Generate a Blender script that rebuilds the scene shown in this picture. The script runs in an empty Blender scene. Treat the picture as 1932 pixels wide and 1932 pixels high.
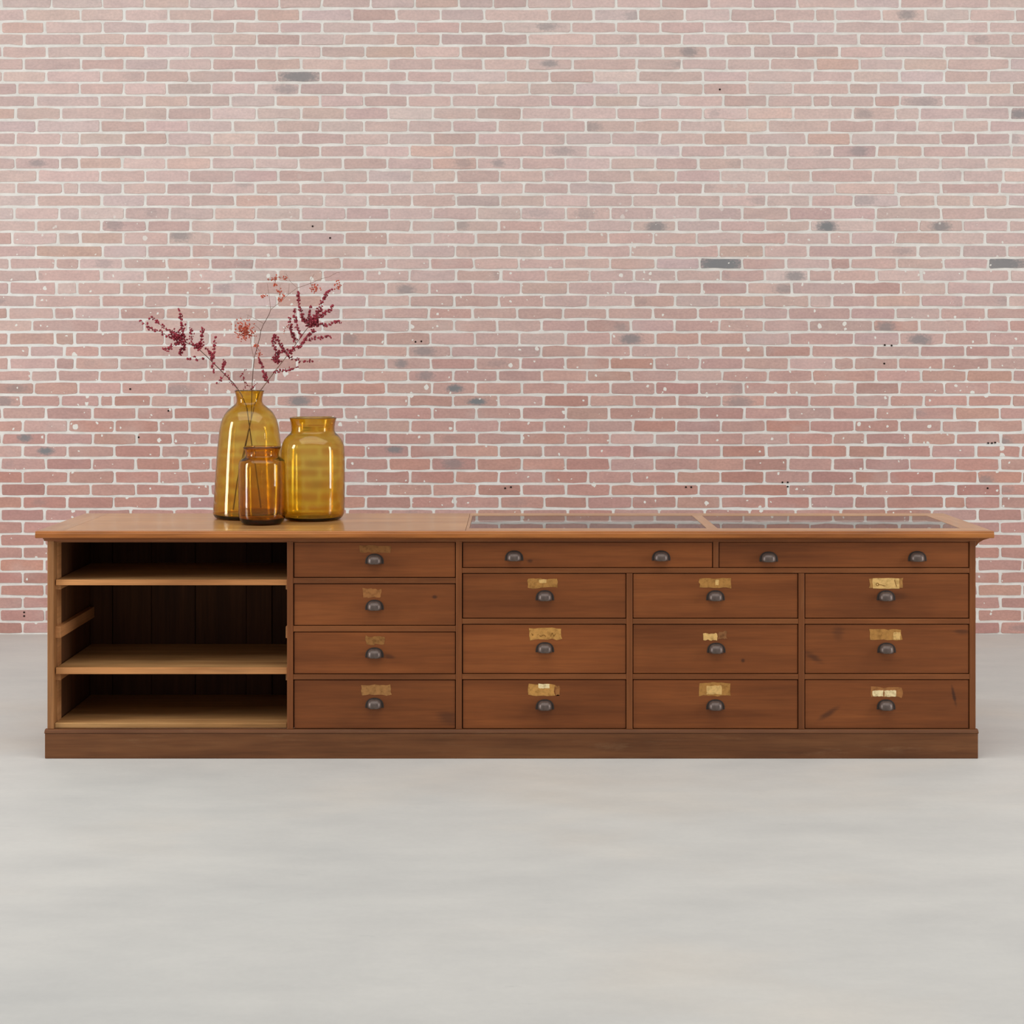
import bpy, bmesh, math, random
from mathutils import Vector

# ------------------------------------------------------------------ camera, world, light
SC = bpy.context.scene
COL = SC.collection
PX = 0.002            # metres per photo pixel in the plane of the counter's front
DIST = 6.2            # camera to that plane
HOR, CX = 680.0, 966.0
CAMZ = (1430 - HOR) * PX

cam_data = bpy.data.cameras.new('camera')
cam = bpy.data.objects.new('camera', cam_data)
COL.objects.link(cam)
cam.location = (0, -DIST, CAMZ)
cam.rotation_euler = (math.pi / 2, 0, 0)
cam_data.sensor_width = 36.0
cam_data.lens = 36.0 * DIST / (1932 * PX)
cam_data.shift_y = -(966 - HOR) / 1932.0
cam_data.clip_end = 100
SC.camera = cam

world = bpy.data.worlds.new('world')
SC.world = world
world.use_nodes = True
bg = world.node_tree.nodes['Background']
bg.inputs['Color'].default_value = (0.985, 0.99, 1.0, 1)
bg.inputs['Strength'].default_value = 0.31

def area(name, loc, target, sx, sy, power, color=(1, 1, 1)):
    d = bpy.data.lights.new(name, 'AREA')
    d.shape = 'RECTANGLE'; d.size = sx; d.size_y = sy; d.energy = power; d.color = color
    o = bpy.data.objects.new(name, d)
    COL.objects.link(o)
    o.location = loc
    o.rotation_euler = (Vector(target) - Vector(loc)).to_track_quat('-Z', 'Y').to_euler()
    return o

# daylight from tall windows on both sides of the hall and from roof lights ahead of the wall
area('window_light_west', (-5.6, -1.2, 1.9), (0, 0.3, 1.0), 0.9, 3.0, 140, (0.97, 0.985, 1.0))
area('window_light_east', (5.9, -1.7, 1.9), (0, 0.3, 1.0), 0.9, 3.0, 125, (0.99, 0.99, 1.0))
area('roof_light', (0, -2.4, 6.2), (0, -0.6, 0.0), 10.0, 4.5, 275, (1.0, 0.99, 0.975))

vs = SC.view_settings
vs.view_transform = 'Standard'
vs.look = 'None'
vs.gamma = 1.0
vs.exposure = 0.0
vs.use_curve_mapping = False

# ------------------------------------------------------------------ helpers
def lin(c):
    def f(v):
        v /= 255.0
        return v / 12.92 if v <= 0.04045 else ((v + 0.055) / 1.055) ** 2.4
    return tuple(f(v) for v in c) + (1.0,)

def P(x, y, Y=0.0):
    """photo pixel -> world point at depth Y behind the counter's front"""
    s = PX * (1 + Y / DIST)
    return Vector(((x - CX) * s, Y, CAMZ - (y - HOR) * s))

def wloc(o):
    v = Vector((0, 0, 0))
    while o is not None:
        v += o.location
        o = o.parent
    return v

def put(name, me, mat, parent=None, at=(0, 0, 0), **props):
    o = bpy.data.objects.new(name, me)
    COL.objects.link(o)
    if parent is not None:
        o.parent = parent
        o.location = Vector(at) - wloc(parent)
    else:
        o.location = at
    if mat is not None and not me.materials:
        me.materials.append(mat)
    for k, v in props.items():
        o[k] = v
    return o

def empty(name, loc, **props):
    o = bpy.data.objects.new(name, None)
    COL.objects.link(o)
    o.location = loc
    o.empty_display_size = 0.1
    for k, v in props.items():
        o[k] = v
    return o

def mesh_from(name, verts, faces, smooth=False):
    me = bpy.data.meshes.new(name)
    me.from_pydata([tuple(v) for v in verts], [], faces)
    if smooth:
        me.polygons.foreach_set('use_smooth', [True] * len(me.polygons))
    me.update()
    return me

def bm_mesh(name, bm, smooth=False):
    me = bpy.data.meshes.new(name)
    bmesh.ops.recalc_face_normals(bm, faces=bm.faces)
    bm.to_mesh(me)
    bm.free()
    if smooth:
        me.polygons.foreach_set('use_smooth', [True] * len(me.polygons))
    return me

def bm_box(bm, c, s, bev=0.0):
    r = bmesh.ops.create_cube(bm, size=1.0)
    for v in r['verts']:
        v.co = Vector((v.co.x * s[0] + c[0], v.co.y * s[1] + c[1], v.co.z * s[2] + c[2]))
    if bev > 0:
        ed = list({e for v in r['verts'] for e in v.link_edges})
        bmesh.ops.bevel(bm, geom=ed, offset=bev, segments=2, affect='EDGES', profile=0.5)

def box(name, x0, x1, y0, y1, z0, z1, mat, parent=None, bev=0.0015, **props):
    c = Vector(((x0 + x1) / 2, (y0 + y1) / 2, (z0 + z1) / 2))
    bm = bmesh.new()
    bm_box(bm, (0, 0, 0), (x1 - x0, y1 - y0, z1 - z0), bev)
    return put(name, bm_mesh(name, bm), mat, parent, c, **props)

def prism_x(name, prof, x0, x1, mat, parent):
    """extrude a (y, z) outline along X"""
    cy = sum(p[0] for p in prof) / len(prof); cz = sum(p[1] for p in prof) / len(prof)
    c = Vector(((x0 + x1) / 2, cy, cz)); h = (x1 - x0) / 2; n = len(prof)
    vs_ = [(-h, p[0] - cy, p[1] - cz) for p in prof] + [(h, p[0] - cy, p[1] - cz) for p in prof]
    fs = [tuple(range(n)), tuple(range(2 * n - 1, n - 1, -1))] + [(i, (i + 1) % n, n + (i + 1) % n, n + i) for i in range(n)]
    bm = bmesh.new(); bvs = [bm.verts.new(v) for v in vs_]
    for f in fs: bm.faces.new([bvs[i] for i in f])
    return put(name, bm_mesh(name, bm), mat, parent, c)

def prism_y(name, prof, y0, y1, mat, parent):
    """extrude an (x, z) outline along Y"""
    cx = sum(p[0] for p in prof) / len(prof); cz = sum(p[1] for p in prof) / len(prof)
    c = Vector((cx, (y0 + y1) / 2, cz)); h = (y1 - y0) / 2; n = len(prof)
    vs_ = [(p[0] - cx, -h, p[1] - cz) for p in prof] + [(p[0] - cx, h, p[1] - cz) for p in prof]
    fs = [tuple(range(n)), tuple(range(2 * n - 1, n - 1, -1))] + [(i, (i + 1) % n, n + (i + 1) % n, n + i) for i in range(n)]
    bm = bmesh.new(); bvs = [bm.verts.new(v) for v in vs_]
    for f in fs: bm.faces.new([bvs[i] for i in f])
    return put(name, bm_mesh(name, bm), mat, parent, c)

# ------------------------------------------------------------------ materials
class NT:
    def __init__(self, name):
        self.m = bpy.data.materials.new(name)
        self.m.use_nodes = True
        self.t = self.m.node_tree
        self.b = self.t.nodes['Principled BSDF']
    def n(self, kind, **kw):
        x = self.t.nodes.new(kind)
        for k, v in kw.items():
            if k in x.inputs: x.inputs[k].default_value = v
            else: setattr(x, k, v)
        return x
    def l(self, a, b): self.t.links.new(a, b)
    def noise(self, vec, scale, detail=4.0, rough=0.55):
        x = self.n('ShaderNodeTexNoise'); x.inputs['Scale'].default_value = scale
        x.inputs['Detail'].default_value = detail; x.inputs['Roughness'].default_value = rough
        self.l(vec, x.inputs['Vector']); return x.outputs['Fac']
    def ramp(self, fac, stops):
        r = self.n('ShaderNodeValToRGB'); e = r.color_ramp.elements
        e[0].position, e[0].color = stops[0]; e[1].position, e[1].color = stops[-1]
        for p, c in stops[1:-1]:
            q = e.new(p); q.color = c
        self.l(fac, r.inputs['Fac']); return r.outputs['Color']
    def mix(self, fac, a, b, mode='MIX'):
        x = self.n('ShaderNodeMix', data_type='RGBA', blend_type=mode)
        for s, v in ((x.inputs[0], fac), (x.inputs[6], a), (x.inputs[7], b)):
            if isinstance(v, (int, float, tuple)): s.default_value = v
            else: self.l(v, s)
        return x.outputs[2]
    def math(self, op, a, b=0.0, clamp=False):
        x = self.n('ShaderNodeMath', operation=op, use_clamp=clamp)
        for s, v in ((x.inputs[0], a), (x.inputs[1], b)):
            if isinstance(v, (int, float)): s.default_value = v
            else: self.l(v, s)
        return x.outputs[0]
    def step(self, v, lo, hi):
        x = self.n('ShaderNodeMapRange', interpolation_type='SMOOTHSTEP')
        self.l(v, x.inputs[0]); x.inputs[1].default_value = lo; x.inputs[2].default_value = hi
        return x.outputs[0]
    def mapping(self, vec, scale, rot=(0, 0, 0)):
        x = self.n('ShaderNodeMapping'); x.inputs['Scale'].default_value = scale
        x.inputs['Rotation'].default_value = rot
        self.l(vec, x.inputs['Vector']); return x.outputs[0]
    def bump(self, h, strength=0.3, dist=0.002):
        x = self.n('ShaderNodeBump'); x.inputs['Strength'].default_value = strength
        x.inputs['Distance'].default_value = dist
        self.l(h, x.inputs['Height']); self.l(x.outputs[0], self.b.inputs['Normal'])
    def set(self, **kw):
        for k, v in kw.items():
            s = self.b.inputs[k.replace('_', ' ')]
            if isinstance(v, (int, float, tuple)): s.default_value = v
            else: self.l(v, s)

BRICK_GAIN = 1.0
GREY = lin((128, 129, 130))

def splatter(t, pos, low):
    """white paint specks flicked over the lower courses: mask 0..1"""
    wob = t.n('ShaderNodeTexNoise'); wob.inputs['Scale'].default_value = 60; wob.inputs['Detail'].default_value = 2
    t.l(pos, wob.inputs['Vector'])
    off = t.n('ShaderNodeVectorMath', operation='MULTIPLY_ADD')
    t.l(wob.outputs['Color'], off.inputs[0]); off.inputs[1].default_value = (0.012, 0.0, 0.022); t.l(pos, off.inputs[2])
    flat = t.n('ShaderNodeVectorMath', operation='MULTIPLY'); t.l(off.outputs[0], flat.inputs[0]); flat.inputs[1].default_value = (1, 0, 1)
    total = None
    for scale, amp, keep_from in ((13.0, 0.21, 0.50), (30.0, 0.22, 0.58)):
        v = t.n('ShaderNodeTexVoronoi', feature='F1'); v.inputs['Scale'].default_value = scale
        t.l(flat.outputs[0], v.inputs['Vector'])
        sep = t.n('ShaderNodeSeparateColor'); t.l(v.outputs['Color'], sep.inputs[0])
        size = t.math('MULTIPLY', t.math('POWER', sep.outputs[0], 1.6), amp)
        keep = t.step(sep.outputs[1], keep_from, keep_from + 0.02)
        near = t.math('LESS_THAN', v.outputs['Distance'], size)
        m = t.math('MULTIPLY', t.math('MULTIPLY', near, keep), low)
        total = m if total is None else t.math('MAXIMUM', total, m)
    return total

def make_brick_mat():
    t = NT('fired_brick')
    geo = t.n('ShaderNodeNewGeometry'); pos = geo.outputs['Position']
    at = t.n('ShaderNodeAttribute', attribute_name='tint')
    uv = t.n('ShaderNodeUVMap', uv_map='blot')
    n1 = t.noise(t.mapping(pos, (9, 9, 22)), 1.0, 5, 0.6)
    n2 = t.noise(t.mapping(pos, (60, 60, 90)), 1.0, 4, 0.6)
    n3 = t.noise(t.mapping(pos, (3.2, 3.2, 5)), 1.0, 3, 0.5)
    shade = t.ramp(n1, [(0.28, (0.91, 0.91, 0.92, 1)), (0.5, (1, 1, 1, 1)), (0.74, (1.07, 1.06, 1.05, 1))])
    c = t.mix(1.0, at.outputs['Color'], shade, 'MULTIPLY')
    fine = t.ramp(n2, [(0.3, (0.90, 0.90, 0.90, 1)), (0.7, (1.08, 1.08, 1.08, 1))])
    c = t.mix(1.0, c, fine, 'MULTIPLY')
    # lime bloom in loose patches
    c = t.mix(t.math('MULTIPLY', t.step(n3, 0.52, 0.78), 0.30), c, lin((206, 192, 186)))
    # burnt grey blotch where the brick carries one
    ln = t.n('ShaderNodeVectorMath', operation='LENGTH'); t.l(uv.outputs[0], ln.inputs[0])
    d = t.math('ADD', ln.outputs['Value'], t.math('MULTIPLY', t.math('SUBTRACT', n2, 0.5), 1.2))
    blot = t.math('MULTIPLY', t.math('SUBTRACT', 1.0, t.step(d, 0.35, 1.25)), at.outputs['Alpha'])
    c = t.mix(blot, c, GREY)
    sepp = t.n('ShaderNodeSeparateXYZ'); t.l(pos, sepp.inputs[0])
    low = t.math('SUBTRACT', 1.0, t.step(sepp.outputs['Z'], 1.9, 2.7))
    c = t.mix(splatter(t, pos, low), c, lin((226, 222, 214)))
    t.set(Base_Color=c, Roughness=0.9)
    t.b.inputs['Specular IOR Level'].default_value = 0.2
    t.bump(n2, 0.25, 0.002)
    return t.m

def make_mortar_mat():
    t = NT('lime_mortar')
    geo = t.n('ShaderNodeNewGeometry'); pos = geo.outputs['Position']
    n1 = t.noise(pos, 14, 5, 0.6); n2 = t.noise(pos, 120, 4, 0.7); n3 = t.noise(pos, 1.3, 3, 0.5)
    c = t.ramp(n1, [(0.3, lin((214, 210, 203))), (0.7, lin((233, 229, 222)))])
    c = t.mix(t.math('MULTIPLY', t.step(n2, 0.60, 0.80), 0.25), c, lin((150, 140, 130)))
    c = t.mix(t.math('MULTIPLY', t.step(n3, 0.55, 0.75), 0.5), c, lin((232, 234, 230)))
    t.set(Base_Color=c, Roughness=0.95)
    t.b.inputs['Specular IOR Level'].default_value = 0.15
    t.bump(n2, 0.5, 0.003)
    return t.m

def make_floor_mat():
    t = NT('polished_concrete')
    geo = t.n('ShaderNodeNewGeometry'); pos = geo.outputs['Position']
    n1 = t.noise(t.mapping(pos, (0.55, 0.9, 1)), 1.0, 4, 0.55)
    n2 = t.noise(t.mapping(pos, (2.2, 5.0, 1)), 1.0, 5, 0.6)
    n3 = t.noise(pos, 46, 4, 0.6)
    c = t.ramp(n1, [(0.30, lin((201, 200, 195))), (0.52, lin((207, 205, 199))), (0.72, lin((212, 205, 194)))])
    c = t.mix(1.0, c, t.ramp(n2, [(0.30, (0.94, 0.945, 0.95, 1)), (0.64, (1.035, 1.035, 1.03, 1))]), 'MULTIPLY')
    c = t.mix(1.0, c, t.ramp(n3, [(0.3, (0.985, 0.985, 0.985, 1)), (0.7, (1.012, 1.012, 1.012, 1))]), 'MULTIPLY')
    # scuffs: thin darker smudges
    sc = t.noise(t.mapping(pos, (5, 16, 1), (0, 0, 0.3)), 1.0, 6, 0.7)
    c = t.mix(t.math('MULTIPLY', t.step(sc, 0.62, 0.78), 0.25), c, lin((150, 150, 148)))
    v = t.n('ShaderNodeTexVoronoi', feature='F1'); v.inputs['Scale'].default_value = 1.7
    t.l(pos, v.inputs['Vector'])
    sp = t.math('LESS_THAN', v.outputs['Distance'], 0.016)
    c = t.mix(t.math('MULTIPLY', sp, 0.7), c, lin((160, 135, 115)))
    t.set(Base_Color=c, Roughness=t.math('ADD', 0.50, t.math('MULTIPLY', n2, 0.2)))
    t.b.inputs['Specular IOR Level'].default_value = 0.25
    t.bump(n3, 0.04, 0.001)
    return t.m

def make_wood(name, lo, mid, hi, axis='X', rough=0.5, spec=0.35, grain=1.0, knots=0.0, wear=None, wear_amt=0.0, coat=0.0, stains=()):
    t = NT(name)
    tc = t.n('ShaderNodeTexCoord'); oi = t.n('ShaderNodeObjectInfo')
    rnd = t.n('ShaderNodeVectorMath', operation='MULTIPLY_ADD')
    comb = t.n('ShaderNodeCombineXYZ')
    for i in range(3): t.l(oi.outputs['Random'], comb.inputs[i])
    t.l(comb.outputs[0], rnd.inputs[0]); rnd.inputs[1].default_value = (37.0, 53.0, 71.0)
    t.l(tc.outputs['Object'], rnd.inputs[2]); vec = rnd.outputs[0]
    s = {'X': (1.0, 14, 14), 'Y': (14, 1.0, 14), 'Z': (14, 14, 1.0)}[axis]
    f = {'X': (5, 110, 110), 'Y': (110, 5, 110), 'Z': (110, 110, 5)}[axis]
    n1 = t.noise(t.mapping(vec, s), 1.0, 5, 0.6)
    n2 = t.noise(t.mapping(vec, f), 1.0, 3, 0.6)
    n3 = t.noise(vec, 2.6, 3, 0.5)
    c = t.ramp(n1, [(0.28, lin(lo)), (0.5, lin(mid)), (0.74, lin(hi))])
    g = 0.10 * grain
    c = t.mix(1.0, c, t.ramp(n2, [(0.3, (1 - g * 1.6,) * 3 + (1,)), (0.6, (1 + g * 0.6,) * 3 + (1,))]), 'MULTIPLY')
    c = t.mix(1.0, c, t.ramp(n3, [(0.3, (0.84, 0.82, 0.80, 1)), (0.7, (1.13, 1.12, 1.10, 1))]), 'MULTIPLY')
    tone = t.ramp(oi.outputs['Random'], [(0.0, (0.92, 0.92, 0.92, 1)), (1.0, (1.07, 1.06, 1.05, 1))])
    c = t.mix(1.0, c, tone, 'MULTIPLY')
    if knots > 0:
        v = t.n('ShaderNodeTexVoronoi', feature='F1'); v.inputs['Scale'].default_value = 1.0
        t.l(t.mapping(vec, {'X': (2.2, 2.2, 4.5), 'Y': (4.5, 2.2, 4.5), 'Z': (4.5, 4.5, 2.2)}[axis]), v.inputs['Vector'])
        k = t.math('SUBTRACT', 1.0, t.step(t.math('ADD', v.outputs['Distance'], t.math('MULTIPLY', n1, 0.06)), 0.05, 0.13))
        c = t.mix(t.math('MULTIPLY', k, knots), c, lin(tuple(x * 0.45 for x in lo)))
    if wear:
        w = t.noise(t.mapping(vec, {'X': (3, 20, 20), 'Y': (20, 3, 20), 'Z': (20, 20, 3)}[axis]), 1.0, 6, 0.7)
        c = t.mix(t.math('MULTIPLY', t.step(w, 0.55, 0.75), wear_amt), c, lin(wear))
    if stains:      # old ink and damp marks, each with its own place and outline
        geo = t.n('ShaderNodeNewGeometry')
        for (sx, sy, rx, rz, ang, amt) in stains:
            mp = t.n('ShaderNodeMapping', vector_type='TEXTURE')
            p_ = P(sx, sy); mp.inputs['Location'].default_value = (p_.x, 0.0, p_.z)
            mp.inputs['Rotation'].default_value = (0, math.radians(ang), 0); mp.inputs['Scale'].default_value = (rx * PX, 1.0, rz * PX)
            t.l(geo.outputs['Position'], mp.inputs['Vector'])
            ln = t.n('ShaderNodeVectorMath', operation='LENGTH'); t.l(mp.outputs[0], ln.inputs[0])
            d_ = t.math('ADD', ln.outputs['Value'], t.math('MULTIPLY', t.math('SUBTRACT', n2, 0.5), 0.9))
            c = t.mix(t.math('MULTIPLY', t.math('SUBTRACT', 1.0, t.step(d_, 0.2, 1.1)), amt), c, lin((52, 30, 20)))
    t.set(Base_Color=c, Roughness=t.math('ADD', rough - 0.06, t.math('MULTIPLY', n1, 0.12)))
    t.b.inputs['Specular IOR Level'].default_value = spec
    if coat:
        t.b.inputs['Coat Weight'].default_value = coat; t.b.inputs['Coat Roughness'].default_value = 0.12
    t.bump(n2, 0.10 * grain, 0.0008)
    return t.m

def plain(name, col, rough=0.5, metal=0.0, spec=0.5, var=0.12, scale=60.0, bump=0.0):
    t = NT(name)
    tc = t.n('ShaderNodeTexCoord')
    n = t.noise(tc.outputs['Object'], scale, 4, 0.6)
    c = t.mix(1.0, lin(col), t.ramp(n, [(0.3, (1 - var,) * 3 + (1,)), (0.7, (1 + var,) * 3 + (1,))]), 'MULTIPLY')
    t.set(Base_Color=c, Roughness=rough, Metallic=metal)
    t.b.inputs['Specular IOR Level'].default_value = spec
    if bump: t.bump(n, bump, 0.001)
    return t.m

def make_paper(name):
    t = NT(name)
    tc = t.n('ShaderNodeTexCoord'); oi = t.n('ShaderNodeObjectInfo'); geo = t.n('ShaderNodeNewGeometry')
    n = t.noise(geo.outputs['Position'], 55, 5, 0.65)
    n2 = t.noise(t.mapping(geo.outputs['Position'], (160, 1, 260)), 1.0, 3, 0.6)
    c = t.mix(1.0, oi.outputs['Color'], t.ramp(n, [(0.30, (0.62, 0.56, 0.46, 1)), (0.5, (1, 1, 1, 1)), (0.72, (1.22, 1.2, 1.16, 1))]), 'MULTIPLY')
    c = t.mix(t.math('MULTIPLY', t.step(n2, 0.60, 0.72), 0.55), c, lin((110, 70, 32)))
    t.set(Base_Color=c, Roughness=0.7)
    t.b.inputs['Specular IOR Level'].default_value = 0.25
    return t.m

def make_glass(name, tint, density, rough=0.0, ior=1.5, wob=0.0):
    m = bpy.data.materials.new(name); m.use_nodes = True
    t = m.node_tree; t.nodes.clear()
    out = t.nodes.new('ShaderNodeOutputMaterial')
    rf = t.nodes.new('ShaderNodeBsdfRefraction'); rf.inputs['IOR'].default_value = ior; rf.inputs['Roughness'].default_value = rough
    gl = t.nodes.new('ShaderNodeBsdfGlossy'); gl.inputs['Roughness'].default_value = 0.01
    fr = t.nodes.new('ShaderNodeFresnel'); fr.inputs['IOR'].default_value = ior
    g = t.nodes.new('ShaderNodeMixShader')
    t.links.new(fr.outputs[0], g.inputs[0]); t.links.new(rf.outputs[0], g.inputs[1]); t.links.new(gl.outputs[0], g.inputs[2])
    tc = t.nodes.new('ShaderNodeTexCoord')
    n = t.nodes.new('ShaderNodeTexNoise'); n.inputs['Scale'].default_value = 9.0; n.inputs['Detail'].default_value = 1.0
    t.links.new(tc.outputs['Object'], n.inputs['Vector'])
    b = t.nodes.new('ShaderNodeBump'); b.inputs['Strength'].default_value = wob; b.inputs['Distance'].default_value = 0.01
    t.links.new(n.outputs['Fac'], b.inputs['Height'])
    if wob:
        for q in (rf, gl, fr): t.links.new(b.outputs[0], q.inputs['Normal'])
    t.links.new(g.outputs[0], out.inputs['Surface'])
    if density > 0:
        a = t.nodes.new('ShaderNodeVolumeAbsorption'); a.inputs['Color'].default_value = tint + (1,)
        a.inputs['Density'].default_value = density
        t.links.new(a.outputs[0], out.inputs['Volume'])
    return m

M = {}
M['brick'] = make_brick_mat()
M['mortar'] = make_mortar_mat()
M['floor'] = make_floor_mat()
M['drawer'] = make_wood('stained_pine_drawer', (112, 60, 24), (130, 72, 32), (146, 84, 40), 'X', 0.48, 0.3, 0.8, 0.3,
    stains=[(1800, 1312, 4, 26, -12, .75), (1563, 1347, 30, 7, -33, .6), (1536, 1241, 24, 8, 28, .55), (1582, 1195, 14, 18, 0, .35), (820, 1127, 6, 5, 0, .7),
            (1402, 1247, 5, 5, 0, .7), (1000, 1059, 7, 4, 0, .6), (734, 1239, 14, 6, 10, .5), (845, 1355, 26, 16, 20, .45), (1815, 1192, 16, 7, 0, .45), (1478, 1328, 5, 5, 0, .0)])
M['rail'] = make_wood('stained_pine_rail', (110, 62, 28), (128, 74, 36), (144, 88, 46), 'X', 0.5, 0.3, 0.8, 0, (156, 108, 68), 0.4)
M['stile'] = make_wood('stained_pine_stile', (110, 62, 28), (128, 74, 36), (144, 88, 46), 'Z', 0.5, 0.3, 0.8, 0, (156, 108, 68), 0.35)
M['post'] = make_wood('worn_pine_post', (118, 78, 44), (152, 104, 62), (172, 124, 80), 'Z', 0.55, 0.3, 1.0, 0, (106, 92, 80), 0.35)
M['plinth'] = make_wood('scuffed_plinth', (88, 52, 26), (108, 66, 36), (126, 82, 48), 'X', 0.55, 0.3, 1.0, 0, (140, 104, 72), 0.45)
M['top_edge'] = make_wood('varnished_oak_edge', (140, 78, 30), (172, 104, 46), (192, 126, 64), 'X', 0.4, 0.45, 1.3)
M['top'] = make_wood('varnished_oak_top', (176, 124, 72), (198, 148, 94), (212, 166, 112), 'X', 0.30, 0.45, 0.7, 0, None, 0, 0.35)
M['top_y'] = make_wood('varnished_oak_crossrail', (172, 122, 76), (192, 144, 98), (206, 162, 114), 'Y', 0.30, 0.45, 0.7, 0, None, 0, 0.35)
M['shelf'] = make_wood('bare_pine_shelf', (134, 94, 54), (162, 120, 74), (182, 142, 94), 'X', 0.7, 0.2, 1.1, 0.5)
M['shelf_edge'] = make_wood('pine_shelf_edge', (158, 100, 54), (186, 126, 74), (204, 146, 92), 'X', 0.6, 0.3, 1.0)
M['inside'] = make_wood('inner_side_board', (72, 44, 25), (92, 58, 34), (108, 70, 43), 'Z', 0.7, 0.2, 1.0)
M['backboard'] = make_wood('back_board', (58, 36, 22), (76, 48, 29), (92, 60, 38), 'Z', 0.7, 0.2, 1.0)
M['cleat'] = make_wood('shelf_cleat', (150, 98, 58), (176, 122, 76), (192, 140, 92), 'Y', 0.65, 0.25, 1.0)
M['pull'] = plain('oxidised_iron', (100, 86, 79), 0.40, 0.45, 0.5, 0.2, 90, 0.15)
M['flange'] = plain('shaded_grimy_iron', (48, 38, 32), 0.7, 0.2, 0.3, 0.2, 90, 0.1)  # dark tone paints in the shade and grime around each pull
M['screw'] = plain('dark_steel', (60, 52, 46), 0.4, 0.8)
M['paper'] = make_paper('aged_paper')
M['amber'] = make_glass('amber_glass', (0.935, 0.80, 0.0), 330.0, 0.085, wob=0.03)
M['pane'] = make_glass('clear_plate_glass', (0.9, 0.97, 0.94), 2.0, 0.0, 1.60)
M['pane_brightener'] = plain('pane_brightening_lining', (230, 204, 188), 0.9, 0, 0.2, 0.06, 25)  # lining added under the panes, kept pale to brighten them
M['twig'] = plain('brown_twig', (92, 66, 56), 0.8, 0, 0.2, 0.25, 80)
M['twig_pale'] = plain('grey_brown_twig', (134, 104, 88), 0.8, 0, 0.2, 0.25, 80)
M['berry'] = plain('dark_red_berry', (146, 42, 56), 0.55, 0, 0.4, 0.3, 30)
M['berry_orange'] = plain('rust_orange_berry', (196, 92, 66), 0.6, 0, 0.35, 0.3, 30)

# ------------------------------------------------------------------ floor
WALL_Y = DIST * ((1430 - HOR) / (1196.5 - HOR) - 1)
WS = PX * (1 + WALL_Y / DIST)
me = mesh_from('floor', [(-9, -9, 0), (9, -9, 0), (9, WALL_Y + 0.3, 0), (-9, WALL_Y + 0.3, 0),
                         (-9, -9, -0.12), (9, -9, -0.12), (9, WALL_Y + 0.3, -0.12), (-9, WALL_Y + 0.3, -0.12)],
               [(0, 1, 2, 3), (7, 6, 5, 4), (0, 4, 5, 1), (1, 5, 6, 2), (2, 6, 7, 3), (3, 7, 4, 0)])
put('floor', me, M['floor'], kind='structure', label='pale grey polished concrete floor')

# ------------------------------------------------------------------ brick wall
def wx(px): return (px - CX) * WS
def wz(py): return CAMZ - (py - HOR) * WS

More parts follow.
